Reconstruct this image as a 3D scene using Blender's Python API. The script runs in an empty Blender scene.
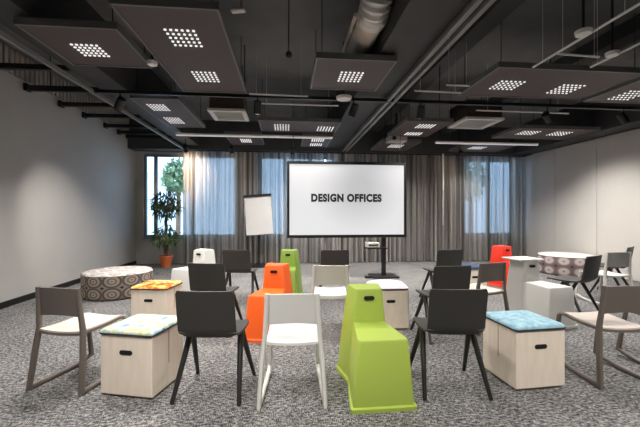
import bpy, bmesh, math, random
from mathutils import Vector, Matrix
random.seed(7)
sc = bpy.context.scene
COL = sc.collection
R = math.radians
PI = math.pi

# ------------------------------------------------------------------ camera and placing helpers
FPX, CAM_H, YAW = 345.0, 1.34, 5.5
S_, C_ = math.sin(R(YAW)), math.cos(R(YAW))
def W(x, d):                      # metres right of / ahead of the viewer -> room coordinates
    return (d * S_ + x * C_, d * C_ - x * S_)
def at(px, py, h=0.0):            # where the photograph's ray meets height h
    d = FPX * (CAM_H - h) / (py - 213.5)
    return W((px - 320) / FPX * d, d)
def atd(px, d):
    return W((px - 320) / FPX * d, d)
def atY(px, py, Y):
    u = (px - 320) / FPX
    d = Y / (C_ - u * S_)
    return (d * (S_ + u * C_), CAM_H - (py - 213.5) * d / FPX)

# ------------------------------------------------------------------ materials
def nodes(name):
    m = bpy.data.materials.new(name); m.use_nodes = True
    nt = m.node_tree
    return m, nt, nt.nodes['Principled BSDF'], nt.nodes.new, nt.links.new
def col(c):
    return (c[0], c[1], c[2], 1)
def mat(name, c, rough=.5, metal=0, noise=0, nscale=20, bump=0, bscale=200, spec=.5, stretch=None):
    m, nt, p, N, L = nodes(name)
    p.inputs['Base Color'].default_value = col(c)
    p.inputs['Roughness'].default_value = rough
    p.inputs['Metallic'].default_value = metal
    p.inputs['Specular IOR Level'].default_value = spec
    if noise or bump:
        tc = N('ShaderNodeTexCoord'); mp = N('ShaderNodeMapping')
        L(tc.outputs['Object'], mp.inputs['Vector'])
        if stretch: mp.inputs['Scale'].default_value = stretch
    if noise:
        n = N('ShaderNodeTexNoise'); n.inputs['Scale'].default_value = nscale; n.inputs['Detail'].default_value = 4
        L(mp.outputs['Vector'], n.inputs['Vector'])
        r = N('ShaderNodeValToRGB')
        r.color_ramp.elements[0].position = .3; r.color_ramp.elements[1].position = .7
        r.color_ramp.elements[0].color = col([max(0, v * (1 - noise)) for v in c])
        r.color_ramp.elements[1].color = col([min(1, v * (1 + noise)) for v in c])
        L(n.outputs['Fac'], r.inputs['Fac']); L(r.outputs['Color'], p.inputs['Base Color'])
    if bump:
        n2 = N('ShaderNodeTexNoise'); n2.inputs['Scale'].default_value = bscale
        L(mp.outputs['Vector'], n2.inputs['Vector'])
        b = N('ShaderNodeBump'); b.inputs['Strength'].default_value = bump; b.inputs['Distance'].default_value = .01
        L(n2.outputs['Fac'], b.inputs['Height']); L(b.outputs['Normal'], p.inputs['Normal'])
    return m
def blotch(name, stops, scale, rough=.9, seed=0.0):
    m, nt, p, N, L = nodes(name)
    tc = N('ShaderNodeTexCoord'); mp = N('ShaderNodeMapping'); L(tc.outputs['Object'], mp.inputs['Vector'])
    mp.inputs['Location'].default_value = (seed, seed * .7, seed * .3)
    v = N('ShaderNodeTexNoise'); v.inputs['Scale'].default_value = scale; v.inputs['Detail'].default_value = 1.5
    L(mp.outputs['Vector'], v.inputs['Vector'])
    r = N('ShaderNodeValToRGB'); e = r.color_ramp.elements
    while len(e) < len(stops): e.new(.5)
    for k, (pos, c) in enumerate(stops):
        e[k].position = pos; e[k].color = col(c)
    L(v.outputs['Fac'], r.inputs['Fac']); L(r.outputs['Color'], p.inputs['Base Color'])
    p.inputs['Roughness'].default_value = rough
    return m
def emit(name, c, s):
    m, nt, p, N, L = nodes(name)
    p.inputs['Base Color'].default_value = (.6, .6, .6, 1)
    p.inputs['Emission Color'].default_value = col(c); p.inputs['Emission Strength'].default_value = s
    return m

M = {}
M['wall'] = mat('painted wall', (.48, .465, .445), .75, noise=.03, nscale=2)
M['wall_panel'] = mat('partition panel', (.63, .61, .58), .55, noise=.02, nscale=1.5)
M['ceil'] = mat('black ceiling paint', (.15, .15, .152), .8, noise=.12, nscale=3)
M['beam'] = mat('black beam paint', (.05, .05, .051), .65, noise=.1, nscale=4)
M['steel'] = mat('painted steel flange', (.24, .24, .24), .45)
M['blackmetal'] = mat('black metal', (.008, .008, .008), .4)
M['panel'] = mat('brown black ceiling panel', (.080, .060, .060), .6)
M['panel_edge'] = mat('panel trim', (.15, .15, .152), .45)
M['galv'] = mat('galvanised duct', (.84, .74, .62), .35, .25, noise=.10, nscale=8)
M['white_plastic'] = mat('white plastic', (.66, .655, .63), .4)
M['beige_plastic'] = mat('beige plastic', (.64, .61, .56), .4)
M['taupe'] = mat('taupe plastic', (.145, .122, .106), .42)
M['cream'] = mat('cream seat', (.60, .535, .48), .55)
M['black_plastic'] = mat('charcoal plastic', (.037, .035, .033), .5, bump=.06, bscale=300)
M['black_leg'] = mat('black leg', (.014, .0135, .013), .4)
M['green'] = mat('lime plastic', (.36, .475, .075), .45)
M['green_dark'] = mat('olive green plastic', (.23, .35, .05), .35)
M['orange'] = mat('orange plastic', (.93, .125, .012), .42)
M['red'] = mat('red plastic', (.80, .035, .010), .42)
M['greywhite'] = mat('off white plastic', (.66, .655, .62), .42)
M['dark'] = mat('dark hollow', (.006, .006, .006), .9)
M['ply'] = mat('pale plywood', (.86, .755, .64), .6, noise=.05, nscale=6, stretch=(4, 4, .6))
M['plyedge'] = mat('plywood groove', (.30, .22, .15), .7)
M['paper'] = mat('paper', (.60, .59, .58), .8, noise=.03, nscale=4)
M['terracotta'] = mat('terracotta', (.60, .15, .05), .7, noise=.1, nscale=10)
M['soil'] = mat('soil', (.03, .02, .015), .95)
M['leaf'] = mat('leaf', (.085, .145, .055), .45, noise=.35, nscale=6)
M['bark'] = mat('bark', (.19, .11, .065), .85, noise=.25, nscale=25)
M['frame'] = mat('window frame paint', (.20, .24, .29), .45)
M['tree'] = mat('tree leaves', (.20, .27, .13), .8, noise=.5, nscale=3)
M['ground'] = mat('outdoor paving', (.45, .44, .42), .9, noise=.1, nscale=3)
M['facade'] = mat('pale facade', (.75, .76, .78), .8, noise=.05, nscale=1)
M['blue'] = blotch('pale blue cloth', [(.3, (.22, .42, .54)), (.5, (.33, .55, .66)), (.66, (.45, .64, .72))], 22)
M['navy'] = mat('navy cloth', (.035, .06, .13), .9)
M['piping'] = mat('dark piping', (.035, .04, .045), .8)
M['water'] = blotch('watercolour cloth', [(.28, (.12, .23, .42)), (.38, (.30, .44, .52)), (.45, (.58, .63, .63)), (.50, (.33, .50, .46)),
                    (.55, (.50, .54, .18)), (.61, (.60, .64, .61)), (.72, (.25, .42, .32))], 11, seed=3)
M['fire'] = blotch('orange blotch cloth', [(.30, (.45, .03, .01)), (.42, (.85, .14, .02)), (.52, (.95, .42, .05)),
                    (.58, (.92, .72, .35)), (.68, (.75, .10, .02))], 13, seed=9)
M['lilac'] = mat('pale lilac cloth', (.60, .56, .63), .9, noise=.08, nscale=7)
M['ac'] = mat('white grille', (.48, .47, .45), .5)
M['ac_dark'] = mat('brown machinery', (.05, .035, .022), .6, noise=.5, nscale=25)
M['glow'] = emit('lamp lens', (1, .97, .95), .66)
M['bar'] = emit('strip lens', (1, .96, .92), .30)
M['tube'] = mat('thin pale rod', (.88, .87, .85), .3)
M['spotglow'] = emit('spot lens', (1, .93, .82), 2.5)
M['disc'] = mat('ceiling disc', (.85, .83, .80), .6)

def carpet():
    m, nt, p, N, L = nodes('grey tufted carpet')
    tc = N('ShaderNodeTexCoord')
    def nz(scale, sx, sy, d=2):
        mp = N('ShaderNodeMapping'); mp.inputs['Scale'].default_value = (sx, sy, 1)
        L(tc.outputs['Object'], mp.inputs['Vector'])
        n = N('ShaderNodeTexNoise'); n.inputs['Scale'].default_value = scale; n.inputs['Detail'].default_value = d
        L(mp.outputs['Vector'], n.inputs['Vector']); return n
    a = nz(42, .62, 1.7, 2); b = nz(75, 1.9, .55, 2); c = nz(3.2, 1, 1, 2)
    a1 = N('ShaderNodeMath'); a1.operation = 'ADD'
    L(a.outputs['Fac'], a1.inputs[0]); L(b.outputs['Fac'], a1.inputs[1])
    a2 = N('ShaderNodeMath'); a2.operation = 'MULTIPLY_ADD'; a2.inputs[1].default_value = .16
    L(c.outputs['Fac'], a2.inputs[0]); L(a1.outputs[0], a2.inputs[2])
    r = N('ShaderNodeValToRGB'); e = r.color_ramp.elements
    mr = N('ShaderNodeMapRange'); mr.inputs['From Min'].default_value = .84; mr.inputs['From Max'].default_value = 1.30
    L(a2.outputs[0], mr.inputs['Value']); L(mr.outputs[0], r.inputs['Fac'])
    e[0].position = 0; e[0].color = (.022, .022, .024, 1)
    e[1].position = 1; e[1].color = (.38, .374, .367, 1)
    e.new(.5).color = (.135, .133, .132, 1)
    L(r.outputs['Color'], p.inputs['Base Color'])
    p.inputs['Roughness'].default_value = .95; p.inputs['Specular IOR Level'].default_value = .15
    bp = N('ShaderNodeBump'); bp.inputs['Strength'].default_value = .5; bp.inputs['Distance'].default_value = .01
    L(a2.outputs[0], bp.inputs['Height']); L(bp.outputs['Normal'], p.inputs['Normal'])
    return m
M['carpet'] = carpet()

def curtain_mat():
    m, nt, p, N, L = nodes('sheer grey curtain')
    out = nt.nodes['Material Output']; nt.nodes.remove(p)
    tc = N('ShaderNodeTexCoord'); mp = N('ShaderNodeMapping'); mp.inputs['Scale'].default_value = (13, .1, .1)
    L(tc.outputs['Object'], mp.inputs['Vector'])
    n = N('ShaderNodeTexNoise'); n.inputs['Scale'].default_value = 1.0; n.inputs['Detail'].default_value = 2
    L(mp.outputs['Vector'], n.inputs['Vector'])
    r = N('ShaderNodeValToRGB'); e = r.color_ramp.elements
    e[0].position = .38; e[0].color = (.19, .182, .175, 1); e[1].position = .64; e[1].color = (.72, .685, .645, 1)  # dark stripes paint the shade between the folds into the cloth
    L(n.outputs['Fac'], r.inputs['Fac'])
    d = N('ShaderNodeBsdfDiffuse'); t = N('ShaderNodeBsdfTranslucent'); tr = N('ShaderNodeBsdfTransparent')
    L(r.outputs['Color'], d.inputs['Color']); L(r.outputs['Color'], t.inputs['Color'])
    tr.inputs['Color'].default_value = (.9, .92, .95, 1)
    m1 = N('ShaderNodeMixShader'); m1.inputs[0].default_value = .42
    L(d.outputs[0], m1.inputs[1]); L(t.outputs[0], m1.inputs[2])
    m2 = N('ShaderNodeMixShader'); m2.inputs[0].default_value = .11
    L(m1.outputs[0], m2.inputs[1]); L(tr.outputs[0], m2.inputs[2])
    L(m2.outputs[0], out.inputs['Surface'])
    return m
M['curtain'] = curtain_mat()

def glass_mat():
    m, nt, p, N, L = nodes('window glass')
    out = nt.nodes['Material Output']; nt.nodes.remove(p)
    g = N('ShaderNodeBsdfGlossy'); g.inputs['Roughness'].default_value = .02
    t = N('ShaderNodeBsdfTransparent'); t.inputs['Color'].default_value = (.95, .97, .98, 1)
    f = N('ShaderNodeFresnel'); f.inputs['IOR'].default_value = 1.45
    mx = N('ShaderNodeMixShader')
    L(f.outputs[0], mx.inputs[0]); L(t.outputs[0], mx.inputs[1]); L(g.outputs[0], mx.inputs[2])
    L(mx.outputs[0], out.inputs['Surface'])
    return m
M['glass'] = glass_mat()

def ring_mat(name, nu, nv, stops, top=False):
    """rings in a lattice of the UV map (pouf fabric)"""
    m, nt, p, N, L = nodes(name)
    uv = N('ShaderNodeUVMap'); mp = N('ShaderNodeMapping'); mp.inputs['Scale'].default_value = (nu, nv, 1)
    L(uv.outputs[0], mp.inputs['Vector'])
    fr = N('ShaderNodeVectorMath'); fr.operation = 'FRACTION'; L(mp.outputs[0], fr.inputs[0])
    sb = N('ShaderNodeVectorMath'); sb.operation = 'SUBTRACT'; sb.inputs[1].default_value = (.5, .5, 0); L(fr.outputs[0], sb.inputs[0])
    ln = N('ShaderNodeVectorMath'); ln.operation = 'LENGTH'; L(sb.outputs[0], ln.inputs[0])
    r = N('ShaderNodeValToRGB'); e = r.color_ramp.elements
    while len(e) < len(stops): e.new(.5)
    for k, (pos, c) in enumerate(stops): e[k].position = pos; e[k].color = col(c)
    L(ln.outputs['Value'], r.inputs['Fac']); L(r.outputs['Color'], p.inputs['Base Color'])
    p.inputs['Roughness'].default_value = .9
    return m
M['pouf_dark'] = ring_mat('brown kaleidoscope fabric', 12, 2, [(0, (.05, .04, .035)), (.12, (.42, .36, .31)), (.19, (.10, .075, .06)),
                    (.33, (.36, .30, .25)), (.44, (.04, .03, .028)), (.58, (.28, .23, .2)), (.66, (.015, .012, .012))])
M['pouf_darktop'] = ring_mat('cream kaleidoscope fabric', 4, 4, [(0, (.18, .13, .11)), (.12, (.62, .57, .54)), (.30, (.32, .26, .24)),
                    (.40, (.70, .66, .62)), (.62, (.45, .40, .42))])
M['pouf_light'] = ring_mat('mauve ring fabric', 12, 2, [(0, (.16, .12, .12)), (.13, (.62, .56, .54)), (.30, (.60, .54, .52)),
                    (.40, (.26, .19, .19)), (.60, (.17, .12, .13)), (.68, (.03, .02, .025))])
M['pouf_lighttop'] = mat('cream fabric', (.66, .62, .58), .9, noise=.08, nscale=8)

def screen_mat():
    m, nt, p, N, L = nodes('lit projection screen')
    tc = N('ShaderNodeTexCoord'); mp = N('ShaderNodeMapping'); L(tc.outputs['Object'], mp.inputs['Vector'])
    mp.inputs['Scale'].default_value = (.95, 1, 1.1)
    mp.inputs['Location'].default_value = (-.22, 0, -.30)
    g = N('ShaderNodeTexGradient'); g.gradient_type = 'SPHERICAL'; L(mp.outputs[0], g.inputs['Vector'])
    r = N('ShaderNodeValToRGB'); e = r.color_ramp.elements
    e[0].position = 0; e[0].color = (.78, .78, .79, 1); e[1].position = .8; e[1].color = (.52, .52, .53, 1)
    L(g.outputs['Fac'], r.inputs['Fac'])
    p.inputs['Base Color'].default_value = (.10, .10, .10, 1); p.inputs['Roughness'].default_value = .6
    L(r.outputs['Color'], p.inputs['Emission Color']); p.inputs['Emission Strength'].default_value = .72
    return m
M['screen'] = screen_mat()

# ------------------------------------------------------------------ mesh helpers
def new(): return bmesh.new()
def box(bm, c, s, rz=0, M4=None):
    t = Matrix.Translation(c) @ Matrix.Rotation(rz, 4, 'Z') @ Matrix.Diagonal((s[0], s[1], s[2], 1))
    if M4 is not None: t = M4 @ t
    bmesh.ops.create_cube(bm, size=1, matrix=t)
def loft(bm, rings, cap0=True, cap1=True, closed=True):
    vs = [[bm.verts.new(p) for p in r] for r in rings]
    n = len(rings[0])
    for a, b in zip(vs, vs[1:]):
        for k in range(n if closed else n - 1):
            bm.faces.new((a[k], a[(k + 1) % n], b[(k + 1) % n], b[k]))
    if closed and cap0: bm.faces.new(list(reversed(vs[0])))
    if closed and cap1: bm.faces.new(vs[-1])
    return vs
def tube(bm, pts, r, n=8):
    pts = [Vector(p) for p in pts]
    rs = r if isinstance(r, (list, tuple)) else [r] * len(pts)
    rings = []
    for i, p in enumerate(pts):
        d = (pts[min(i + 1, len(pts) - 1)] - pts[max(i - 1, 0)]).normalized()
        up = Vector((0, 0, 1)) if abs(d.z) < .9 else Vector((0, 1, 0))
        a = d.cross(up).normalized(); b = d.cross(a).normalized()
        rings.append([p + a * math.cos(2 * PI * k / n) * rs[i] + b * math.sin(2 * PI * k / n) * rs[i] for k in range(n)])
    loft(bm, rings)
def lathe(bm, prof, n=32, c=(0, 0, 0), cap=True):
    rings = [[(c[0] + r * math.cos(2 * PI * k / n), c[1] + r * math.sin(2 * PI * k / n), c[2] + z) for k in range(n)] for r, z in prof]
    loft(bm, rings, cap, cap)
def sweep_yz(bm, pts, hw, ht):
    """planar strip: pts (x, y, z) swept with a rounded rectangle, hw across x, ht in the plane"""
    P = [Vector(p) for p in pts]; rings = []
    for i, p in enumerate(P):
        d0 = (p - P[i - 1]).normalized() if i else (P[1] - p).normalized()
        d1 = (P[i + 1] - p).normalized() if i < len(P) - 1 else d0
        d = (d0 + d1).normalized()
        nrm = Vector((0, -d.z, d.y)).normalized()
        k = 1 / max(.55, math.cos(d0.angle(d1) / 2))
        X = Vector((1, 0, 0)); w = hw; t = ht[i] if isinstance(ht, (list, tuple)) else ht
        rings.append([p + X * (sx * w) + nrm * (sz * t * k) for sx, sz in
                      ((-1, -.55), (-.55, -1), (.55, -1), (1, -.55), (1, .55), (.55, 1), (-.55, 1), (-1, .55))])
    loft(bm, rings)
def rrect(cx, cy, w0, w1, y0, y1, r, z, n=4):
    """trapezoid outline with rounded corners: half width w0 at y0, w1 at y1"""
    c = [(-w0, y0), (w0, y0), (w1, y1), (-w1, y1)]
    out = []
    for i in range(4):
        p = Vector(c[i]); a = (Vector(c[i - 1]) - p).normalized(); b = (Vector(c[(i + 1) % 4]) - p).normalized()
        for k in range(n + 1):
            t = k / n
            q = p + a * r * (1 - t) ** 2 + b * r * t ** 2
            out.append((cx + q.x, cy + q.y, z))
    return out
def slab(bm, f, nu, nv, th):
    """sheet f(u, v) -> point, thickened along its normal by th"""
    P = [[Vector(f(i / nu, j / nv)) for j in range(nv + 1)] for i in range(nu + 1)]
    def nr(i, j):
        du = P[min(i + 1, nu)][j] - P[max(i - 1, 0)][j]; dv = P[i][min(j + 1, nv)] - P[i][max(j - 1, 0)]
        return du.cross(dv).normalized()
    A = [[bm.verts.new(P[i][j]) for j in range(nv + 1)] for i in range(nu + 1)]
    B = [[bm.verts.new(P[i][j] - nr(i, j) * th) for j in range(nv + 1)] for i in range(nu + 1)]
    for i in range(nu):
        for j in range(nv):
            bm.faces.new((A[i][j], A[i + 1][j], A[i + 1][j + 1], A[i][j + 1]))
            bm.faces.new((B[i][j], B[i][j + 1], B[i + 1][j + 1], B[i + 1][j]))
    for i in range(nu):
        bm.faces.new((A[i][0], B[i][0], B[i + 1][0], A[i + 1][0])); bm.faces.new((A[i][nv], A[i + 1][nv], B[i + 1][nv], B[i][nv]))
    for j in range(nv):
        bm.faces.new((A[0][j], A[0][j + 1], B[0][j + 1], B[0][j])); bm.faces.new((A[nu][j], B[nu][j], B[nu][j + 1], A[nu][j + 1]))

def mesh(name, bm, m, smooth=False, angle=35):
    bmesh.ops.recalc_face_normals(bm, faces=bm.faces)
    me = bpy.data.meshes.new(name); bm.to_mesh(me); bm.free(); me.materials.append(m)
    if smooth:
        for p in me.polygons: p.use_smooth = True
        try: me.set_sharp_from_angle(angle=R(angle))
        except Exception: pass
    return me
def link(name, me, parent=None, loc=(0, 0, 0), rz=0, bevel=0):
    o = bpy.data.objects.new(name, me); COL.objects.link(o)
    o.location = loc; o.rotation_euler = (0, 0, rz)
    if parent: o.parent = parent
    if bevel:
        b = o.modifiers.new('bevel', 'BEVEL'); b.width = bevel; b.segments = 2; b.limit_method = 'ANGLE'
    return o
def obj(name, bm, m, parent=None, loc=(0, 0, 0), rz=0, bevel=0, smooth=False, angle=35):
    return link(name, mesh(name, bm, M[m] if isinstance(m, str) else m, smooth, angle), parent, loc, rz, bevel)
def tag(o, label, cat, group=None, kind=None):
    o['label'] = label; o['category'] = cat
    if group: o['group'] = group
    if kind: o['kind'] = kind
    return o
def thing(name, label, cat, loc=(0, 0, 0), rz=0, group=None):
    o = bpy.data.objects.new(name, None); COL.objects.link(o)
    o.empty_display_size = .1
    o.location = loc; o.rotation_euler = (0, 0, rz)
    return tag(o, label, cat, group)
def struct(name, bm, m, bevel=0, smooth=False, parent=None):
    o = obj(name, bm, m, parent, bevel=bevel, smooth=smooth)
    if not parent: o['kind'] = 'structure'
    return o
def copy_tree(o, parent=None):
    c = o.copy(); COL.objects.link(c)
    if parent: c.parent = parent
    for ch in [x for x in bpy.data.objects if x.parent == o]:
        copy_tree(ch, c)
    return c

# ------------------------------------------------------------------ the room
XL, XR, YB, YF, ZC = -4.0, 6.9, 9.6, -3.0, 3.75
b = new(); box(b, ((XL + XR) / 2, (YB + YF) / 2, -.05), (XR - XL + .4, YB - YF + .4, .1)); struct('floor', b, 'carpet')
b = new(); box(b, ((XL + XR) / 2, (YB + YF) / 2, ZC + .05), (XR - XL + .4, YB - YF + .4, .1)); struct('ceiling', b, 'ceil')
b = new(); box(b, (XL - .1, (YB + YF) / 2, ZC / 2), (.2, YB - YF + .4, ZC)); struct('wall_left', b, 'wall')
b = new(); box(b, ((XL + XR) / 2, YF - .1, ZC / 2), (XR - XL, .2, ZC)); struct('wall_front', b, 'wall')
b = new(); box(b, (XR + .1, (YB + YF) / 2, ZC / 2), (.2, YB - YF + .4, ZC)); struct('wall_right', b, 'wall_panel')
# movable partition panels along the right wall, with their seams
seams = [9.58, 8.25, 7.05, 5.85, 4.65, 3.45]
for y0, y1 in zip(seams[1:], seams[:-1]):
    b = new(); box(b, (XR - .02, (y0 + y1) / 2, 1.5), (.04, y1 - y0 - .012, 2.98))
    struct('trim_%d' % (seams.index(y1) + 1), b, 'wall_panel', bevel=.004)
b = new(); box(b, (XL + .01, (YB + YF) / 2, .045), (.02, YB - YF, .09)); struct('baseboard_left', b, 'blackmetal')
b = new(); box(b, (6.62, (YB + YF) / 2, 3.385), (.56, YB - YF, .73)); struct('trim_6', b, 'beam')       # bulkhead over the partition
b = new(); box(b, ((XL + XR) / 2, 9.36, 3.37), (XR - XL, .46, .76)); struct('trim_7', b, 'beam')        # bulkhead over the curtains
# back wall with three window openings
SILL, TOP, WT = .70, 2.93, .25
wins = [(-3.80, -1.35), (-.75, 1.35), (5.1, 6.7)]
b = new()
box(b, ((XL + XR) / 2, YB + WT / 2, SILL / 2), (XR - XL + .4, WT, SILL))
box(b, ((XL + XR) / 2, YB + WT / 2, (TOP + ZC) / 2), (XR - XL + .4, WT, ZC - TOP))
xs = [XL - .2] + [v for w in wins for v in w] + [XR + .2]
for k in range(0, len(xs), 2):
    box(b, ((xs[k] + xs[k + 1]) / 2, YB + WT / 2, (SILL + TOP) / 2), (xs[k + 1] - xs[k], WT, TOP - SILL))
struct('wall_back', b, 'wall')
for k, (x0, x1) in enumerate(wins):
    w = new(); f = .07
    zc, hh = (SILL + TOP) / 2, TOP - SILL
    for x in (x0 + f / 2, x1 - f / 2): box(w, (x, YB + .06, zc), (f, .08, hh))
    for z in (SILL + f / 2, TOP - f / 2): box(w, ((x0 + x1) / 2, YB + .06, z), (x1 - x0 - 2 * f, .08, f))
    nb = 2 if k != 2 else 1
    mull = [x0 + .30, x0 + 1.25] if k == 0 else [x0 + (x1 - x0) * j / (nb + 1) for j in range(1, nb + 1)]
    for xm in mull: box(w, (xm, YB + .06, zc), (.09, .08, hh - 2 * f))
    fo = struct('window_%d' % (k + 1), w, 'frame', bevel=.006)
    g = new(); box(g, ((x0 + x1) / 2, YB + .06, zc), (x1 - x0 - 2 * f, .008, hh - 2 * f)); obj('window_pane', g, 'glass', fo)
    g = new(); box(g, ((x0 + x1) / 2, YB + .02, SILL - .02), (x1 - x0, .22, .035)); obj('window_sill', g, 'frame', fo)
    # daylight portal in the opening
    ld = bpy.data.lights.new('daylight_portal', 'AREA'); ld.shape = 'RECTANGLE'; ld.size = x1 - x0; ld.size_y = hh
    ld.cycles.is_portal = True
    lo = bpy.data.objects.new('daylight_portal', ld); COL.objects.link(lo); lo.location = ((x0 + x1) / 2, YB + .26, zc)
    lo.rotation_euler = (R(-90), 0, 0)
# dark ribbed cladding high on the left wall
b = new()
for k in range(60): box(b, (XL + .02, 3.6 + k * .1, 3.55), (.04, .055, .36))
box(b, (XL + .005, 6.6, 3.55), (.012, 6.1, .36))
struct('trim_8', b, mat('brown cladding', (.40, .365, .33), .7))
# beams
b = new(); box(b, (-2.44, 3.2, 3.42), (.36, 12.0, .66)); struct('trim_9', b, 'beam')
b = new(); box(b, (1.25, 3.2, 3.42), (.48, 12.0, .66)); struct('trim_10', b, 'beam')
b = new(); box(b, (1.50, 3.2, 3.02), (.045, 12.0, .04)); box(b, (1.60, 3.2, 3.02), (.045, 12.0, .04)); box(b, (1.55, 3.2, 3.42), (.05, 12.0, .66))
struct('trim_11', b, 'steel')
b = new(); box(b, (-2.645, 3.2, 3.01), (.035, 12.0, .05)); struct('trim_12', b, 'steel')
for k, x in enumerate((2.35, 4.35)):      # shallow ribs on the right half of the ceiling
    b = new(); box(b, (x, 3.2, 3.66), (.25, 12.0, .2)); struct('trim_%d' % (13 + k), b, 'beam')

ordn = ['first', 'second', 'third', 'fourth', 'fifth', 'sixth', 'seventh']
for k, y in enumerate((4.9, 5.7, 6.5, 7.2, 8.0, 8.6, 9.05)):
    b = new(); box(b, (-3.3, y, 3.27), (1.33, .07, .07)); box(b, (-3.96, y, 3.27), (.05, .11, .11))
    tag(obj('ceiling_bar', b, 'blackmetal', bevel=.005), '%s black ceiling bar from the front, jutting from the grey left wall' % ordn[k], 'bar', 'black bars along the left wall')

# ------------------------------------------------------------------ lamps
def area(name, loc, sx, sy, watts, color=(1, .95, .90), spread=125):
    l = bpy.data.lights.new(name, 'AREA'); l.shape = 'RECTANGLE'; l.size = sx; l.size_y = sy; l.energy = watts; l.color = color
    l.spread = R(spread)
    o = bpy.data.objects.new(name, l); COL.objects.link(o); o.location = loc
    return o
def spot(name, loc, target, watts, deg=45, blend=.9, color=(1, .90, .78), size=.04):
    l = bpy.data.lights.new(name, 'SPOT'); l.energy = watts; l.spot_size = R(deg); l.spot_blend = blend; l.color = color; l.shadow_soft_size = size
    o = bpy.data.objects.new(name, l); COL.objects.link(o); o.location = loc
    o.rotation_euler = (Vector(target) - Vector(loc)).to_track_quat('-Z', 'Y').to_euler()
    return o
PANEL_W = 20.0
def light_panel(x0, x1, y0, y1, grilles, label, z=3.0, watts=PANEL_W, nx=6, ny=5):
    cx, cy = (x0 + x1) / 2, (y0 + y1) / 2
    t = thing('ceiling_light_panel', label, 'ceiling light', (cx, cy, z), 0, 'perforated ceiling light panels')
    b = new(); box(b, (0, 0, .03), (x1 - x0, y1 - y0, .05)); pn = obj('panel', b, 'panel', t, bevel=.004)
    b = new(); w, h = (x1 - x0) / 2, (y1 - y0) / 2
    for s in (-1, 1):
        box(b, (s * w, 0, .03), (.02, 2 * h + .02, .066)); box(b, (0, s * h, .03), (2 * w - .02, .02, .066))
    obj('edge_trim', b, 'panel_edge', pn)
    for sx in (-1, 1):
        for sy in (-1, 1):
            b = new(); tube(b, [(sx * (w - .06), sy * (h - .06), .05), (sx * (w - .06), sy * (h - .06), ZC - z)], .005, 6); obj('hanger', b, 'blackmetal', t)
    for gx0, gx1, gy0, gy1 in grilles:
        b = new()
        for i in range(nx):
            for j in range(ny):
                x = gx0 + (gx1 - gx0) * (i + .5) / nx - cx; y = gy0 + (gy1 - gy0) * (j + .5) / ny - cy
                lathe(b, [(.0135, -.004), (.0135, .008)], 10, (x, y, 0))
        obj('perforated_lens', b, 'glow', pn)
        area('panel_lamp', ((gx0 + gx1) / 2, (gy0 + gy1) / 2, z - .02), gx1 - gx0, gy1 - gy0, watts)
light_panel(-2.37, -1.53, 3.27, 4.10, [(-2.13, -1.85, 3.58, 3.87)], 'brown perforated light panel near the left beam, closest to the front')
light_panel(-1.39, -.56, 2.88, 4.84, [(-1.12, -.82, 3.20, 3.56), (-1.13, -.83, 4.14, 4.48)], 'long brown light panel with two bright grids at upper left')
light_panel(.32, 1.19, 3.67, 4.58, [(.62, .92, 3.98, 4.31)], 'square brown light panel hanging below the silver duct')
light_panel(2.40, 4.22, 3.70, 4.64, [(2.66, 3.02, 4.06, 4.38), (3.54, 3.88, 4.10, 4.46)], 'wide brown light panel with two grids right of centre')
light_panel(4.38, 5.6, 3.75, 4.72, [(4.62, 4.98, 4.22, 4.62)], 'brown light panel cut off at the right picture edge')
light_panel(-2.24, -1.58, 5.2, 6.85, [(-2.14, -1.86, 5.45, 5.81), (-2.14, -1.86, 6.18, 6.6)], 'dark light panel with two grids beside the left beam, above the bars')
light_panel(-.50, .98, 6.22, 7.02, [(-.25, .06, 6.45, 6.95), (.58, .92, 6.55, 6.93)], 'wide dark light panel with two small grids in front of the screen')
light_panel(-1.30, -.55, 7.4, 8.45, [(-1.05, -.80, 7.8, 8.2)], 'far dark light panel above the flip chart')
light_panel(.36, .98, 7.4, 8.55, [(.55, .85, 7.65, 7.95), (.55, .85, 8.15, 8.45)], 'far dark light panel above the screen')
light_panel(2.15, 3.0, 6.0, 7.2, [(2.45, 2.80, 6.2, 6.5), (2.45, 2.80, 6.85, 7.1)], 'far light panel right of the screen, behind the right cassette')
light_panel(2.2, 3.1, 7.75, 8.9, [(2.5, 2.85, 8.1, 8.5)], 'far light panel in front of the right curtains')
light_panel(4.5, 6.2, 6.3, 7.2, [(4.75, 5.15, 6.5, 6.85), (5.45, 5.85, 6.5, 6.85)], 'far light panel along the right partition wall')
light_panel(4.3, 5.6, 7.9, 8.8, [(4.6, 5.0, 8.15, 8.5)], 'rearmost light panel at far right over the window curtains')
# two more behind the viewer, as the rows run on
light_panel(-1.39, -.56, .2, 2.0, [(-1.12, -.82, .5, .85), (-1.13, -.83, 1.35, 1.7)], 'brown light panel straight over the front chairs, left')
light_panel(2.40, 4.22, .3, 1.3, [(2.66, 3.02, .6, .95), (3.54, 3.88, .6, .95)], 'brown light panel over the front chairs, right')
light_panel(.32, 1.0, -.2, .8, [(.55, .85, .1, .5)], 'brown light panel over the viewer, middle')

def strip(x0, x1, y, z, r, label, lit):
    t = thing('strip_light', label, 'strip light', ((x0 + x1) / 2, y, z), 0, 'slim ceiling strip lights')
    h = (x1 - x0) / 2
    b = new(); box(b, (0, 0, .018), (2 * h, r * 2.2, .03)); obj('housing', b, 'tube', t)
    b = new(); box(b, (0, 0, -.008), (2 * h - .02, r * 1.8, .02)); obj('lens', b, lit, t)
    for s in (-1, 1):
        b = new(); tube(b, [(s * (h - .1), 0, .03), (s * (h - .1), 0, ZC - z)], .005, 6); obj('hanger', b, 'blackmetal', t)
strip(-2.22, .96, 7.17, 2.92, .02, 'long pale strip light in front of the screen', 'bar')
strip(3.3, 5.75, 7.42, 2.92, .025, 'long pale strip light on the right, before the curtains', 'bar')
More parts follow.
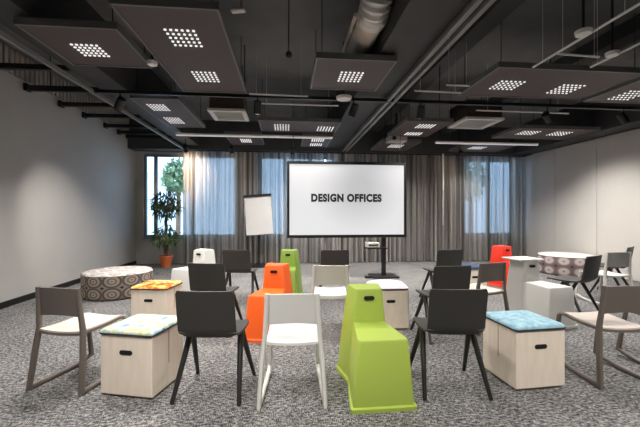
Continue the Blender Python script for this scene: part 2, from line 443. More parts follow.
# long black lighting track
t = thing('lighting_track', 'long black lighting track crossing the whole ceiling', 'track', (1.3, 5.02, 3.0))
b = new(); box(b, (0, 0, .02), (9.5, .05, .045)); obj('rail', b, 'blackmetal', t)
for x in (-4.5, -1.9, 1.0, 2.8, 4.6):
    b = new(); tube(b, [(x, 0, .04), (x, 0, ZC - 3.0)], .008, 6); obj('hanger', b, 'blackmetal', t)
def track_spot(x, y, z, tgt, label, watts, hang=None, deg=50):
    t = thing('track_spotlight', label, 'spotlight', (x, y, z), 0, 'black ceiling spotlights')
    d = (Vector(tgt) - Vector((x, y, z))).normalized()
    b = new(); tube(b, [(0, 0, .06), (0, 0, (hang or 3.0) - z + .0)], .012, 6); obj('stem', b, 'blackmetal', t)
    b = new(); tube(b, [-d * .10, -d * .09, d * .07, d * .08], [.035, .055, .055, .058], 14); hs_ = obj('housing', b, 'blackmetal', t, smooth=True)
    b = new(); tube(b, [d * .081, d * .084], [.045, .045], 14); obj('lens', b, 'spotglow', hs_)
    if watts: spot('spot_lamp', Vector((x, y, z)) + d * .10, tgt, watts, deg, color=(1, .74, .48) if hang else (1, .94, .86))
track_spot(-2.30, 5.02, 2.86, (-4.0, 6.6, 1.0), 'black spotlight beside the left beam, aimed at the left wall', 130)
track_spot(-.42, 5.02, 2.86, (-.6, 6.5, 0), 'black track spotlight right of the left cassette unit', 80)
track_spot(.98, 5.02, 2.86, (.2, 7.0, 0), 'black track spotlight beneath the square light panel', 80)
track_spot(2.0, 5.02, 2.86, (2.2, 6.6, 0), 'black track spotlight between steel channel and right cassette', 80)
track_spot(4.05, 5.02, 2.84, (6.9, 6.6, 1.1), 'black track spotlight right of the right cassette unit', 230)
track_spot(5.35, 5.02, 2.86, (6.9, 4.9, 1.0), 'black track spotlight nearest the right wall', 230)
for x, tx, lab, w in ((-2.36, -2.50, 'small spotlight lighting the curtain at left warmly', 170), (-1.3, -1.4, 'small spotlight above the flip chart', 8), (.15, .1, 'small spotlight over the screen', 0), (4.35, 4.4, 'small spotlight in front of the right window', 5)):
    track_spot(x, 8.35, 2.86, (tx, 9.45, 2.25), lab, w, hang=ZC, deg=85)
# unseen track added to brighten the front row and wash the left wall
t = thing('lighting_track', 'added black lighting track over the front of the room, out of view', 'track', (1.3, .6, 3.0))
b = new(); box(b, (0, 0, .02), (9.5, .05, .045)); obj('rail', b, 'blackmetal', t)
for x in (-4.5, -1.3, 1.0, 4.6):
    b = new(); tube(b, [(x, 0, .04), (x, 0, ZC - 3.0)], .008, 6); obj('hanger', b, 'blackmetal', t)
track_spot(-2.6, .6, 2.86, (-4.0, 3.9, .5), 'added black spotlight on the front track, left', 200)
track_spot(-.2, .6, 2.86, (-.9, 3.2, 0), 'added black spotlight on the front track, middle', 90, deg=75)
track_spot(2.2, .6, 2.86, (1.6, 3.2, 0), 'added black spotlight on the front track, right', 90, deg=75)

# silver duct with a corrugated elbow
t = thing('ventilation_duct', 'silver ventilation duct with ribbed end above the square panel', 'duct', (.85, 3.4, 3.30))
b = new(); tube(b, [(0, 1.02, 0), (0, 1.0, 0), (0, 0, 0)], .135, 28); obj('duct_pipe', b, 'galv', t, smooth=True)
b = new(); tube(b, [(-.16, 1.0, .03), (-.16, 0, .03)], .022, 10); obj('side_pipe', b, 'galv', t, smooth=True)
b = new(); pts = []; rs = []
for k in range(37):
    a = k / 36
    pts.append((0, .0 - .30 * math.sin(a * PI / 2), .30 * (1 - math.cos(a * PI / 2)))); rs.append(.155 if k % 4 < 2 else .128)
pts.append((0, -.30, ZC - 3.30)); rs.append(.13)
tube(b, pts, rs, 28); obj('ribbed_elbow', b, mat('aluminium flexible hose', (.80, .77, .73), .3, .3), t, smooth=True, angle=60)
for y in (.12, .9):
    b = new(); tube(b, [(0, y, .13), (0, y, ZC - 3.30)], .006, 6); obj('hanger', b, 'blackmetal', t)

# ceiling cassettes
def cassette(x0, x1, y0, y1, label):
    cx, cy = (x0 + x1) / 2, (y0 + y1) / 2
    t = thing('ceiling_cassette', label, 'air conditioner', (cx, cy, 2.99), 0, 'ceiling air conditioner cassettes')
    w, h = x1 - x0, y1 - y0
    b = new(); box(b, (0, 0, .20), (w - .06, h - .06, .30)); obj('body', b, 'ac_dark', t)
    b = new()
    for s in (-1, 1): box(b, (s * (w / 2 - .035), 0, .02), (.07, h, .045)); box(b, (0, s * (h / 2 - .035), .02), (w - .14, .07, .045))
    obj('frame', b, 'white_plastic', t, bevel=.006)
    b = new(); box(b, (0, 0, .045), (w - .14, h - .14, .01))
    n = 9
    for k in range(n): box(b, (0, -h / 2 + .08 + (h - .16) * (k + .5) / n, .028), (w - .15, .022, .02))
    obj('grille', b, 'ac', t)
    for sx in (-1, 1):
        for sy in (-1, 1):
            b = new(); tube(b, [(sx * (w / 2 - .05), sy * (h / 2 - .05), .3), (sx * (w / 2 - .05), sy * (h / 2 - .05), ZC - 2.99)], .006, 6); obj('hanger', b, 'blackmetal', t)
cassette(-1.27, -.67, 5.66, 6.28, 'white framed ceiling cassette left of the middle')
cassette(3.10, 3.82, 5.73, 6.43, 'white framed ceiling cassette on the right')
# ceiling projector
t = thing('projector', 'small white projector hanging right of the screen top', 'projector', (2.42, 7.45, 2.98))
b = new(); box(b, (0, 0, 0), (.40, .30, .12)); obj('body', b, 'ac', t, bevel=.015)
b = new(); tube(b, [(-.1, -.15, 0), (-.1, -.18, 0)], .045, 14); obj('lens', b, 'blackmetal', t)
b = new(); tube(b, [(0, 0, .06), (0, 0, ZC - 2.98)], .02, 8); obj('mount', b, 'blackmetal', t)
# thin pale rods and discs at the upper right, another disc by the middle
def rod(p, q, label):
    b = new(); tube(b, [p, q], .012, 8)
    for u in (.12, .88):
        m = Vector(p).lerp(Vector(q), u); tube(b, [m, (m.x, m.y, ZC)], .0022, 6)
    tag(obj('conduit_rod', b, 'tube'), label, 'rod', 'thin pale ceiling rods')
rod((2.78, 2.45, 3.0), (2.78, 3.66, 3.0), 'longest thin pale rod slanting at the upper right')
rod((3.43, 2.9, 3.0), (3.43, 3.60, 3.0), 'short pale rod ending above the wide light panel')
rod((2.80, 3.33, 3.0), (3.30, 3.36, 3.0), 'pale cross rod linking to the lower disc')
rod((-.52, 4.86, 3.0), (.30, 4.88, 3.0), 'thin pale rod between the long and the square brown panels')
rod((-.45, 5.20, 2.98), (.78, 5.20, 2.98), 'thin pale rod running behind the middle track up to the disc')
rod((1.72, 4.52, 3.0), (2.38, 4.54, 3.0), 'thin pale rod beside the steel channel')
rod((2.05, 4.28, 3.0), (2.36, 4.28, 3.0), 'shortest pale rod left of the wide light panel')
rod((3.0, 5.22, 2.98), (4.6, 5.24, 2.98), 'thin pale rod above the right cassette unit')
def disc(x, y, z, r, label):
    t = thing('ceiling_disc', label, 'smoke detector', (x, y, z), 0, 'round ceiling discs')
    b = new(); lathe(b, [(r * .5, -.035), (r * .9, -.025), (r, 0), (r, .012)], 24); obj('cap', b, 'disc', t, smooth=True)
    b = new(); tube(b, [(0, 0, .01), (0, 0, ZC - z)], .012, 8); obj('stem', b, 'blackmetal', t)
disc(2.70, 2.91, 3.0, .068, 'pale round disc beside the longest rod at upper right')
disc(3.36, 3.27, 3.0, .062, 'pale round disc at the end of the cross rod')
disc(.80, 4.80, 2.97, .11, 'pale round disc under the square light panel')
disc(-1.46, 3.92, 2.985, .055, 'small pale disc left of the long light panel')

t = thing('ceiling_microphone', 'small black ball hanging on a cable left of the square light panel', 'microphone', (.02, 3.62, 3.0))
b = new(); bmesh.ops.create_uvsphere(b, u_segments=14, v_segments=8, radius=.035); obj('ball', b, 'blackmetal', t, smooth=True)
b = new(); tube(b, [(0, 0, .03), (0, 0, ZC - 3.0)], .006, 6); obj('cable', b, 'blackmetal', t)
for x_, y_, lab in ((-.42, 3.05, 'small white bracket lamp right of the long light panel, upper left'), (-1.46, 2.72, 'small white bracket lamp cut off at the top edge, left')):
    t = thing('bracket_lamp', lab, 'lamp', (x_, y_, 3.1), R(-12), 'small white bracket lamps')
    b = new(); box(b, (0, 0, 0), (.12, .05, .022)); obj('lamp_head', b, 'white_plastic', t, bevel=.006)
    b = new(); tube(b, [(.03, 0, .01), (.03, 0, ZC - 3.1)], .012, 8); obj('stem', b, 'steel', t)

# ------------------------------------------------------------------ curtains and rail
b = new(); box(b, (2.25, 9.30, 2.985), (9.2, .06, .03)); tag(obj('curtain_rail', b, 'blackmetal'), 'black ceiling rail carrying the grey curtains', 'curtain rail')
def curtain(x0, x1, label, seed):
    rnd = random.Random(seed); b = new()
    n = int((x1 - x0) / .011); ph = rnd.random() * 6; prof = []
    for k in range(n + 1):
        x = x0 + (x1 - x0) * k / n
        ph += .011 * 2 * PI / (.135 + .03 * math.sin(x * 3.1 + seed)); prof.append((x, ph))
    rows = [(2.965, .55), (2.6, .8), (1.6, 1.0), (.7, 1.05), (.02, 1.1)]
    vs = [[b.verts.new((x + .012 * math.sin(p * .5) * a, 9.29 + .058 * a * math.sin(p) + .012 * math.sin(p * .37), z)) for x, p in prof] for z, a in rows]
    for r0, r1 in zip(vs, vs[1:]):
        for k in range(n): b.faces.new((r0[k], r0[k + 1], r1[k + 1], r1[k]))
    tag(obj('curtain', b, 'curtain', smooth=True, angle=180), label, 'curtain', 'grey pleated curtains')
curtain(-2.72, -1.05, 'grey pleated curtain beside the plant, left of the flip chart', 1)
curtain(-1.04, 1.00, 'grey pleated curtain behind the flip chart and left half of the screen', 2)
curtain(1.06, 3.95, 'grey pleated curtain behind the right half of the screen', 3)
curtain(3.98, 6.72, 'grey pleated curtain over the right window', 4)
x, z = atY(443, 225, 9.15)
t = thing('curtain_wand', 'pale hanging rod in front of the curtain right of the screen', 'curtain rod', (x, 9.15, z))
b = new(); tube(b, [(0, 0, 0), (0, 0, .95)], .012, 8); obj('rod', b, 'tube', t)
b = new(); tube(b, [(0, 0, .95), (0, 0, 2.985 - z)], .022, 8); obj('grip', b, 'tube', t)

# ------------------------------------------------------------------ outdoors beyond the windows
b = new(); box(b, (-8.2, 22, 1.6), (3.2, 3, 4.2)); struct('trim_21', b, 'facade')
b = new(); box(b, (1.5, 16, -.6), (60, 12.2, .1)); struct('trim_20', b, 'ground')
def tree(x, y, h, r, label, seed):
    t = thing('tree', label, 'tree', (x, y, -.55), 0, 'trees outside the windows'); rnd = random.Random(seed)
    b = new(); tube(b, [(0, 0, 0), (.05, 0, h * .5), (0, .05, h * .8)], [.12, .09, .04], 8); obj('trunk', b, 'bark', t)
    b = new()
    for k in range(420):
        d = Vector((rnd.gauss(0, 1), rnd.gauss(0, 1), rnd.gauss(0, 1))).normalized() * (rnd.random() ** .4) * r
        c = Vector((0, 0, h * .72)) + Vector((d.x, d.y, d.z * 1.2)); s = .09 + rnd.random() * .10
        q = Matrix.Translation(c) @ Matrix.Rotation(rnd.random() * 6, 4, Vector((rnd.random() - .5, rnd.random() - .5, rnd.random() - .5)).normalized())
        vs = [b.verts.new(q @ Vector(v)) for v in ((-s, 0, 0), (0, -s * .5, .02), (s, 0, 0), (0, s * .5, .02))]; b.faces.new(vs)
    obj('crown', b, 'tree', t)
tree(-4.45, 14.6, 4.7, .62, 'leafy green tree outside the left window', 1)
tree(8.1, 14.6, 4.6, .8, 'leafy green tree outside the right window', 3)

# ------------------------------------------------------------------ plant
px, py = atd(166, 8.62)
t = thing('potted_fig', 'tall potted weeping fig with two leaf clumps by the left window', 'plant', (px, py, 0))
b = new(); lathe(b, [(.0, .0), (.105, 0), (.15, .24), (.165, .24), (.168, .29), (.145, .29), (.14, .25), (0, .25)], 28, cap=False); pot = obj('pot', b, 'terracotta', t, smooth=True)
b = new(); lathe(b, [(.139, .245), (.139, .255)], 20); obj('soil', b, 'soil', pot)
b = new()
for s in range(3):
    tube(b, [(.028 * math.cos(k * .55 + s * 2.1), .028 * math.sin(k * .55 + s * 2.1), .25 + k * .062) for k in range(22)], [.022 - .0004 * k for k in range(22)], 8)
for k in range(14):
    a = k * 2.4; z = (1.45 if k % 2 else .80)
    tube(b, [(0, 0, z - .1), (.12 * math.cos(a), .12 * math.sin(a), z + .12), (.22 * math.cos(a), .22 * math.sin(a), z + .1)], [.012, .008, .004], 6)
obj('trunk', b, 'bark', t, smooth=True)
b = new(); rnd = random.Random(5)
def leafclump(cz, r, hz, n):
    for k in range(n):
        a = rnd.random() * 6.283; rr = r * rnd.random() ** .5; z = cz + hz * (rnd.random() * 2 - 1) * math.sqrt(max(0, 1 - (rr / r) ** 2)) - .25 * rr
        c = Vector((rr * math.cos(a), rr * math.sin(a), z)); L_ = .07 + rnd.random() * .055; w = L_ * .24
        q = Matrix.Translation(c) @ Matrix.Rotation(a + rnd.gauss(0, .6), 4, 'Z') @ Matrix.Rotation(.9 + rnd.gauss(0, .45), 4, 'Y')
        v = [b.verts.new(q @ Vector(p)) for p in ((0, 0, 0), (L_ * .4, w, -.01), (L_ * 1.5, 0, -.02), (L_ * .4, -w, -.01), (L_ * .6, 0, .008))]
        b.faces.new((v[0], v[1], v[4])); b.faces.new((v[1], v[2], v[4])); b.faces.new((v[2], v[3], v[4])); b.faces.new((v[3], v[0], v[4]))
leafclump(1.62, .33, .40, 360); leafclump(.82, .30, .28, 230)
obj('foliage', b, 'leaf', t)

# ------------------------------------------------------------------ screen, stand, flip chart
SY = 7.10
x0, z1 = atY(287, 161, SY); x1, _ = atY(406, 163, SY); _, z0 = atY(287, 238, SY)
cx, cz, sw, sh = (x0 + x1) / 2, (z0 + z1) / 2, x1 - x0, z1 - z0
t = thing('projection_screen', 'large lit white screen in a black frame reading DESIGN OFFICES', 'screen', (cx, SY, cz))
b = new()
for s in (-1, 1):
    box(b, (s * (sw / 2 - .025), 0, 0), (.05, .06, sh)); box(b, (0, 0, s * (sh / 2 - .03)), (sw - .1, .06, .06))
obj('frame', b, 'blackmetal', t)
b = new(); box(b, (0, .005, 0), (sw - .1, .03, sh - .12)); surf = obj('screen_surface', b, 'screen', t)
cu = bpy.data.curves.new('lettering', 'FONT'); cu.body = 'DESIGN OFFICES'; cu.size = .2; cu.align_x = 'CENTER'; cu.align_y = 'CENTER'
cu.extrude = .002; cu.offset = .0115; cu.space_character = 1.12
tmp = bpy.data.objects.new('tmp', cu); COL.objects.link(tmp)
bpy.context.view_layer.update()
me = bpy.data.meshes.new_from_object(tmp.evaluated_get(bpy.context.evaluated_depsgraph_get()))
bpy.data.objects.remove(tmp); me.materials.clear(); me.materials.append(mat('screen lettering', (.006, .006, .006), .8))
xsz = [v.co.x for v in me.vertices]; zsz = [v.co.y for v in me.vertices]
lw = max(xsz) - min(xsz); lh = max(zsz) - min(zsz)
lx0, lz0 = atY(311, 194, SY - .02); lx1, lz1 = atY(381.5, 202.5, SY - .02)
lo = link('lettering', me, surf, ((lx0 + lx1) / 2 - cx, -.014, (lz0 + lz1) / 2 - cz)); lo.rotation_euler = (R(90), 0, 0)
lo.scale = ((lx1 - lx0) / lw, (lz0 - lz1) / lh, 1)
for s in (-.45, .45):
    b = new(); tube(b, [(s * sw, 0, sh / 2 - .02), (s * sw, 0, ZC - cz)], .006, 6); obj('hanging_cable', b, 'blackmetal', t)

x, y = atd(383.5, 7.30)
t = thing('media_stand', 'black pole stand with a shelf of equipment below the screen', 'stand', (x, y, 0))
b = new(); box(b, (0, 0, .02), (.55, .45, .04)); box(b, (-.33, -.12, .02), (.2, .08, .04)); obj('base_plate', b, 'blackmetal', t, bevel=.006)
b = new(); box(b, (0, 0, .43), (.085, .07, .80)); obj('pole', b, 'blackmetal', t)
b = new(); box(b, (-.17, 0, .62), (.42, .32, .025)); obj('shelf', b, 'blackmetal', t)
tt = thing('media_player', 'pale equipment box on the shelf of the black stand', 'equipment', (x - .25, y - .02, .635))
b = new(); box(b, (0, 0, .05), (.26, .24, .10)); obj('case', b, 'beige_plastic', tt, bevel=.01)
b = new(); box(b, (0, -.121, .05), (.2, .006, .03)); obj('front_slot', b, 'blackmetal', tt)

x, y = atd(259, 8.75)
t = thing('flip_chart', 'white paper flip chart on a black stand before the curtain', 'flip chart', (x, y, 0), R(-4))
D = 8.75 / FPX
b = new(); tube(b, [(0, 0, .03), (0, .04, 1.7)], .032, 12); obj('pole', b, 'blackmetal', t)
b = new(); lathe(b, [(.27, 0), (.27, .025), (.05, .05)], 28); obj('foot', b, 'blackmetal', t, smooth=True)
Mt = Matrix.Translation((-.0, -.06, 1.30)) @ Matrix.Rotation(R(-4.5), 4, 'Y') @ Matrix.Rotation(R(-6), 4, 'X')
b = new(); box(b, (0, .025, 0), (.68, .02, 1.0), M4=Mt); board = obj('board', b, 'ac', t)
b = new(); box(b, (0, .005, -.01), (.665, .012, .96), M4=Mt); obj('paper_pad', b, 'paper', board)
b = new(); box(b, (0, 0, .50), (.70, .05, .05), M4=Mt); obj('clamp_bar', b, 'blackmetal', t)

# ------------------------------------------------------------------ tilting chairs
MC = {}
def cached(key, fn):
    if key not in MC: MC[key] = fn()
    return MC[key]
def tilt_side(s):
    b = new()
    pts = [(s * .174, -.236, .782), (s * .182, -.222, .62), (s * .193, -.208, .47), (s * .210, -.226, .30), (s * .229, -.256, .02),
           (s * .222, -.10, .018), (s * .215, .06, .018), (s * .206, .20, .036), (s * .200, .285, .060), (s * .194, .255, .25), (s * .187, .225, .435)]
    sweep_yz(b, pts, .0165, [.014, .017, .021, .022, .020, .017, .017, .017, .019, .018, .016])
    return b
def tilt_seat(th, inset, lift):
    def f(u, v):
        x = (u * 2 - 1); y = -.225 + inset * .6 + (.47 - inset) * v
        hw = (.186 - inset) * (1 + .02 * v)
        z = .446 + lift - .012 * (1 - x * x) - .012 * math.sin(v * PI) + .012 * v - (.02 * max(0, v - .85) / .15)
        return (x * hw, y, z)
    b = new(); slab(b, f, 14, 14, th); return b
def tilt_back():
    def f(u, v):
        x = u * 2 - 1
        z = .785 - (.228 - .018 * (1 - x * x)) * (1 - v) - .008 * (x * x) * v
        y = -.236 + .028 * (1 - v) - .020 * (1 - x * x) + .012
        return (x * (.174 + .012 * (1 - v)), y, z)
    b = new(); slab(b, f, 16, 8, -.014); return b
def tilt_chair(x, d, a, label, frame, layer=None, group='tilting plastic chairs'):
    X, Y = W(x, d)
    t = thing('tilting_chair', label, 'chair', (X, Y, 0), R(a - YAW), group)
    for s in (-1, 1): link('side_frame', cached(('ts', s, frame), lambda: mesh('side_frame', tilt_side(s), M[frame], True, 50)), t)
    st = link('seat', cached(('seat', frame), lambda: mesh('seat', tilt_seat(.018, 0, 0), M[frame], True, 50)), t)
    link('backrest', cached(('back', frame), lambda: mesh('backrest', tilt_back(), M[frame], True, 50)), t)
    if layer:
        p = link('seat_layer', cached(('layer', layer), lambda: mesh('seat_layer', tilt_seat(.012, .008, .013), M[layer], True, 50)), st)  # thin layer over the seat in its own colour
        p['label'] = layer.split('_')[0] + ' seat layer'
    return t
# ------------------------------------------------------------------ black shell chairs on A-shaped legs
def shell_seat():
    def f(u, v):
        x = u * 2 - 1; y = -.195 + .43 * v
        hw = .205 + .012 * math.sin(v * PI) - .03 * max(0, (v - .8) / .2) ** 2
        z = .462 + .012 * x * x - .012 * math.sin(v * PI) + .004 - (.018 * max(0, (v - .8) / .2) ** 2) + .03 * max(0, (.16 - v) / .16) ** 2
        return (x * hw, y, z)
    b = new(); slab(b, f, 14, 18, .016); return b
def shell_back():
    def f(u, v):
        x = u * 2 - 1
        c = max(0, (.14 - v) / .14); hw = .205 - .045 * c * c + .004 * (1 - v) - .010 * max(0, (v - .93) / .07) ** 2
        z = .462 + .340 * v
        y = -.200 - .062 * v + .020 * x * x + .025 * c * c
        return (x * hw, y, z)
    b = new(); slab(b, f, 14, 14, -.014); return b
def shell_leg(sx, sy):
    b = new(); tube(b, [(sx * .190, sy * .012, .445), (sx * .212, sy * .115, .24), (sx * .238, sy * .238, 0)], [.024, .020, .0145], 10); return b
def shell_chair(x, d, a, label, group='black shell chairs'):
    X, Y = W(x, d)
    t = thing('shell_chair', label, 'chair', (X, Y, 0), R(a - YAW), group)
    link('seat', cached('ss', lambda: mesh('seat', shell_seat(), M['black_plastic'], True, 50)), t)
    link('backrest', cached('sb', lambda: mesh('backrest', shell_back(), M['black_plastic'], True, 50)), t)
    for sx in (-1, 1):
        for sy in (-1, 1): link('leg', cached(('sl', sx, sy), lambda: mesh('leg', shell_leg(sx, sy), M['black_leg'], True)), t)
    def rail():
        b = new(); box(b, (0, 0, .436), (.40, .05, .018)); return mesh('seat_rail', b, M['black_leg'])
    link('seat_rail', cached('sr', rail), t)
    return t
# ------------------------------------------------------------------ two-step stools
TH, LH = .735, .475
def stool_body(which):
    b = new()
    if which == 'tower':
        loft(b, [rrect(0, 0, .165, .222, .42, .68, .03, .03), rrect(0, 0, .150, .195, .425, .675, .03, .30), rrect(0, 0, .112, .140, .43, .66, .03, TH - .012), rrect(0, 0, .106, .133, .437, .653, .028, TH)])
    else:
        loft(b, [rrect(0, 0, .218, .165, .006, .47, .03, .03), rrect(0, 0, .182, .128, .018, .47, .03, LH - .012), rrect(0, 0, .175, .122, .026, .46, .028, LH)])
    return b
def stool_rim():
    b = new()
    out = [(-.235, -.008), (.235, -.008), (.180, .41), (.236, .692), (-.236, .692), (-.180, .41)]
    def ring(g, z):
        c = Vector((0, .34)); res = []
        for i in range(6):
            p = Vector(out[i]); p = p - (p - c).normalized() * g; a = (Vector(out[i - 1]) - p).normalized(); q = (Vector(out[(i + 1) % 6]) - p).normalized()
            for k in range(4):
                t = k / 3; w = p + a * .03 * (1 - t) ** 2 + q * .03 * t ** 2; res.append((w.x, w.y, z))
        return res
    loft(b, [ring(0, 0), ring(0, .026), ring(.012, .034)]); return b
def slot(bm, y, z, w, h, th=.012, n=6):
    pts = []
    for sgn in (1, -1):
        for k in range(n + 1):
            a = -PI / 2 + PI * k / n
            pts.append((sgn * (w / 2 - h / 2 + h / 2 * math.cos(a)), sgn * h / 2 * math.sin(a)))
    loft(bm, [[(px, y - th / 2, z + pz) for px, pz in pts], [(px, y + th / 2, z + pz) for px, pz in pts]])
def stool(x, d, a, label, m, group='two-step stools'):
    """x, d: middle of the low front edge"""
    X, Y = W(x, d)
    t = thing('step_stool', label, 'stool', (X, Y, 0), R(a - YAW), group)
    tw = link('tower', cached(('tw', m), lambda: mesh('tower', stool_body('tower'), M[m], True, 40)), t)
    link('low_seat', cached(('lw', m), lambda: mesh('low_seat', stool_body('low'), M[m], True, 40)), t)
    link('base_rim', cached(('rim', m), lambda: mesh('base_rim', stool_rim(), M[m], True, 40)), t)
    def hs():
        b = new(); slot(b, .425, .665, .085, .032, .012); return mesh('handle_slot', b, M['dark'])
    link('handle_slot', cached('hs', hs), tw)
    return t
# ------------------------------------------------------------------ plywood seat boxes
BW, BD, BH = .42, .40, .45
def crate(px_, d, a, label, cushion, clabel, corner='l', puffy=False, group='plywood seat boxes'):
    """corner: near left or near right bottom corner lies at (px_, d)"""
    x = (px_ - 320) / FPX * d
    s = 1 if corner == 'l' else -1
    ca, sa = math.cos(R(a)), math.sin(R(a))
    cx = x + s * BW / 2 * ca - BD / 2 * sa; cd = d + s * BW / 2 * sa + BD / 2 * ca
    X, Y = W(cx, cd)
    t = thing('seat_box', label, 'box', (X, Y, 0), R(a - YAW), group)
    def body():
        b = new(); box(b, (0, 0, BH / 2 + .008), (BW, BD, BH - .016)); return mesh('box_body', b, M['ply'])
    bb = link('box_body', cached('bb', body), t, bevel=.006)
    def foot():
        b = new(); box(b, (0, 0, .006), (BW - .03, BD - .03, .012)); return mesh('foot_plinth', b, M['plyedge'])
    link('foot_plinth', cached('bf', foot), t)
    def hs():
        b = new(); slot(b, -BD / 2, BH * .73, .105, .034, .006); return mesh('handle_slot', b, M['dark'])
    link('handle_slot', cached('bh', hs), bb)
    def gr():
        b = new()
        for sx in (-1, 1): box(b, (sx * BW / 2, .0, .315), (.004, .006, .25))
        return mesh('side_groove', b, M['plyedge'])
    link('side_groove', cached('bg', gr), bb)
    c = thing('seat_cushion', clabel, 'cushion', (X, Y, BH), R(a - YAW), 'cushions on the seat boxes')
    w, h = BW / 2 + .008, BD / 2 + .008
    if puffy:
        b = new(); loft(b, [rrect(0, 0, w - .03, w - .03, -h + .03, h - .03, .06, .0), rrect(0, 0, w + .005, w + .01, -h, h, .08, .025), rrect(0, 0, w - .02, w - .01, -h + .03, h - .03, .09, .05), rrect(0, 0, w * .6, w * .6, -h * .6, h * .6, .07, .068)])
        cc = obj('cushion_cover', b, cushion, c, smooth=True, angle=80)
        b = new(); loft(b, [rrect(0, 0, w - .02, w - .02, -h + .02, h - .02, .05, .0), rrect(0, 0, w + .004, w + .004, -h - .002, h, .06, .012)]); obj('piping', b, mat('brown piping', (.10, .045, .04), .8), cc)
    else:
        b = new(); loft(b, [rrect(0, 0, w, w, -h, h, .03, .014), rrect(0, 0, w, w, -h, h, .03, .028), rrect(0, 0, w - .02, w - .02, -h + .02, h - .02, .03, .042), rrect(0, 0, w - .09, w - .09, -h + .09, h - .09, .03, .050)])
        cc = obj('cushion_cover', b, cushion, c, smooth=True, angle=60)
        b = new(); loft(b, [rrect(0, 0, w - .004, w - .004, -h + .004, h - .004, .03, 0), rrect(0, 0, w + .004, w + .004, -h - .004, h + .004, .03, .006), rrect(0, 0, w + .003, w + .003, -h - .003, h + .003, .03, .016)])
        obj('piping', b, 'piping', cc)
    return t

# ---- the furniture, front row first
tilt_chair(-1.935, 2.83, -10, 'taupe tilting chair with cream seat at the far left', 'taupe', 'cream')
crate(152, 2.47, -9.8, 'plywood box under the watercolour cushion, front left', 'water', 'green, blue and white watercolour cushion on the front left box', 'r')
shell_chair(-.795, 2.65, -2, 'black shell chair in the front row, left of the white chair')
tilt_chair(-.205, 2.635, 3, 'white tilting chair in the middle of the front row', 'white_plastic')
stool(.437, 2.33, 6, 'large lime green two-step stool at the front', 'green')
shell_chair(.99, 2.71, 0, 'black shell chair in the front row, right of the lime stool')
crate(516, 2.59, 9, 'plywood box under the pale blue cushion, front right', 'blue', 'pale blue cushion on the front right box')
tilt_chair(2.36, 2.90, 2, 'taupe tilting chair with cream seat beside the pale blue cushion', 'taupe', 'cream')
tilt_chair(3.07, 3.02, 9, 'taupe tilting chair mostly cut off by the right picture edge', 'taupe', 'cream')
# ---- second row
crate(131, 4.02, -4, 'plywood box under the orange cushion on the left', 'fire', 'orange and yellow blotched cushion on the left box')
shell_chair(-1.20, 3.98, -8, 'black shell chair right of the orange cushion box')
stool(-.585, 3.575, -6.5, 'orange two-step stool in the middle', 'orange')
tilt_chair(.115, 3.95, 0, 'beige tilting chair in the centre below the screen', 'beige_plastic', 'white_plastic')
crate(409, 3.98, 3, 'plywood box under the white lilac cushion behind the lime stool', 'lilac', 'puffy white lilac cushion on the middle box', 'r', True)
shell_chair(1.33, 3.80, 9, 'black shell chair behind the right front-row black chair')
tilt_chair(1.875, 4.12, 20, 'taupe tilting chair with cream seat in front of the red stool', 'taupe', 'cream')
stool(2.82, 4.0, 14, 'off-white two-step stool on the right', 'greywhite')
shell_chair(3.38, 4.62, 30, 'black shell chair before the mauve pouf')
# ---- farther
shell_chair(-1.22, 5.34, -4, 'black shell chair farthest left, below the flip chart')
stool(-.555, 5.20, -4, 'olive green two-step stool behind the orange stool', 'green_dark')
stool(-2.16, 5.30, -21, 'off-white two-step stool at far left before the curtain', 'greywhite')
shell_chair(.22, 5.34, 0, 'black shell chair behind the beige chair below the screen')
shell_chair(1.89, 5.38, 12, 'black shell chair farthest back on the right of the screen')
crate(463, 5.45, 10, 'plywood box under the navy cushion before the right curtain', 'navy', 'navy cushion on the far right box')
stool(3.62, 5.95, 23.5, 'red two-step stool before the right curtain', 'red')
tilt_chair(4.30, 5.22, 5, 'white tilting chair at far right between two black chairs', 'white_plastic')
shell_chair(4.88, 5.78, 38, 'black shell chair nearest the right wall')
# flat white board on the off-white stool
X, Y = W(2.82 - math.sin(R(14)) * .55 - .03, 4.0 + math.cos(R(14)) * .55)
b = new(); box(b, (0, 0, .012), (.38, .30, .022)); tag(obj('tray', b, 'white_plastic', loc=(X, Y, TH), rz=R(14 - YAW), bevel=.006), 'flat white board lying on top of the right off-white stool', 'board')

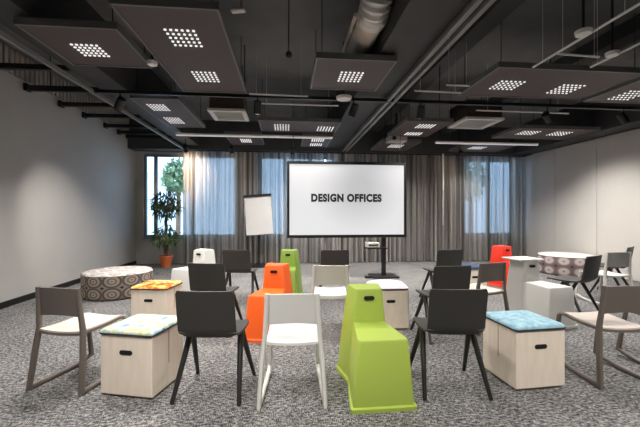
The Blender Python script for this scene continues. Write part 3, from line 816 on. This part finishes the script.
# ------------------------------------------------------------------ poufs
def pouf(X, Y, r, h, label, side, top):
    t = thing('round_pouf', label, 'pouf', (X, Y, 0), 0, 'round patterned poufs')
    n = 48
    prof = [(r - .03, 0), (r - .008, .02), (r, .05), (r, h - .06), (r - .006, h - .03)]
    b = new(); uvl = b.loops.layers.uv.new('UVMap'); vs = []
    for rr, z in prof: vs.append([b.verts.new((rr * math.cos(2 * PI * k / n), rr * math.sin(2 * PI * k / n), z)) for k in range(n)])
    for j in range(len(prof) - 1):
        for k in range(n):
            f = b.faces.new((vs[j][k], vs[j][(k + 1) % n], vs[j + 1][(k + 1) % n], vs[j + 1][k]))
            for l, (u, v) in zip(f.loops, ((k, prof[j][1]), (k + 1, prof[j][1]), (k + 1, prof[j + 1][1]), (k, prof[j + 1][1]))):
                l[uvl].uv = (u / n, min(.999, max(.001, v / h)))
    b.faces.new(list(reversed(vs[0])))
    obj('side_cover', b, side, t, smooth=True)
    b = new(); uvl = b.loops.layers.uv.new('UVMap'); prof = [(r - .006, h - .03), (r - .02, h - .008), (r - .06, h), (r * .5, h + .006), (.01, h + .008)]
    vs = [[b.verts.new((rr * math.cos(2 * PI * k / n), rr * math.sin(2 * PI * k / n), z)) for k in range(n)] for rr, z in prof]
    fs = []
    for j in range(len(prof) - 1):
        for k in range(n): fs.append(b.faces.new((vs[j][k], vs[j][(k + 1) % n], vs[j + 1][(k + 1) % n], vs[j + 1][k])))
    fs.append(b.faces.new(vs[-1]))
    for f in fs:
        for l in f.loops: l[uvl].uv = (l.vert.co.x / (2 * r) + .5, l.vert.co.y / (2 * r) + .5)
    obj('top_cover', b, top, t, smooth=True)
    b = new(); lathe(b, [(r + .001, h - .034), (r + .004, h - .03), (r + .001, h - .026)], n, cap=False); obj('piping', b, 'piping', t)
X, Y = atd(118.5, 5.75); pouf(X, Y, .52, .40, 'brown and cream patterned round pouf by the left wall', 'pouf_dark', 'pouf_darktop')
X, Y = atd(566, 7.75); pouf(X, Y, .55, .43, 'mauve ring patterned round pouf by the right wall', 'pouf_light', 'pouf_lighttop')

# ------------------------------------------------------------------ sky, camera, view
w = bpy.data.worlds.new('sky'); sc.world = w; w.use_nodes = True
bg = w.node_tree.nodes['Background']; bg.inputs['Color'].default_value = (.46, .70, 1.0, 1); bg.inputs['Strength'].default_value = 3.8
cam = bpy.data.cameras.new('camera'); co = bpy.data.objects.new('camera', cam); COL.objects.link(co)
cam.sensor_fit = 'HORIZONTAL'; cam.sensor_width = 36; cam.lens = 36 * FPX / 640
co.location = (0, 0, CAM_H); co.rotation_euler = (R(90), 0, R(-YAW)); cam.clip_start = .05
sc.camera = co
sc.view_settings.view_transform = 'Standard'; sc.view_settings.look = 'None'; sc.view_settings.gamma = 1
sc.view_settings.use_curve_mapping = False; sc.view_settings.exposure = .33
sc.cycles.max_bounces = 10; sc.cycles.diffuse_bounces = 6; sc.cycles.transparent_max_bounces = 12
sc.cycles.sample_clamp_indirect = 6
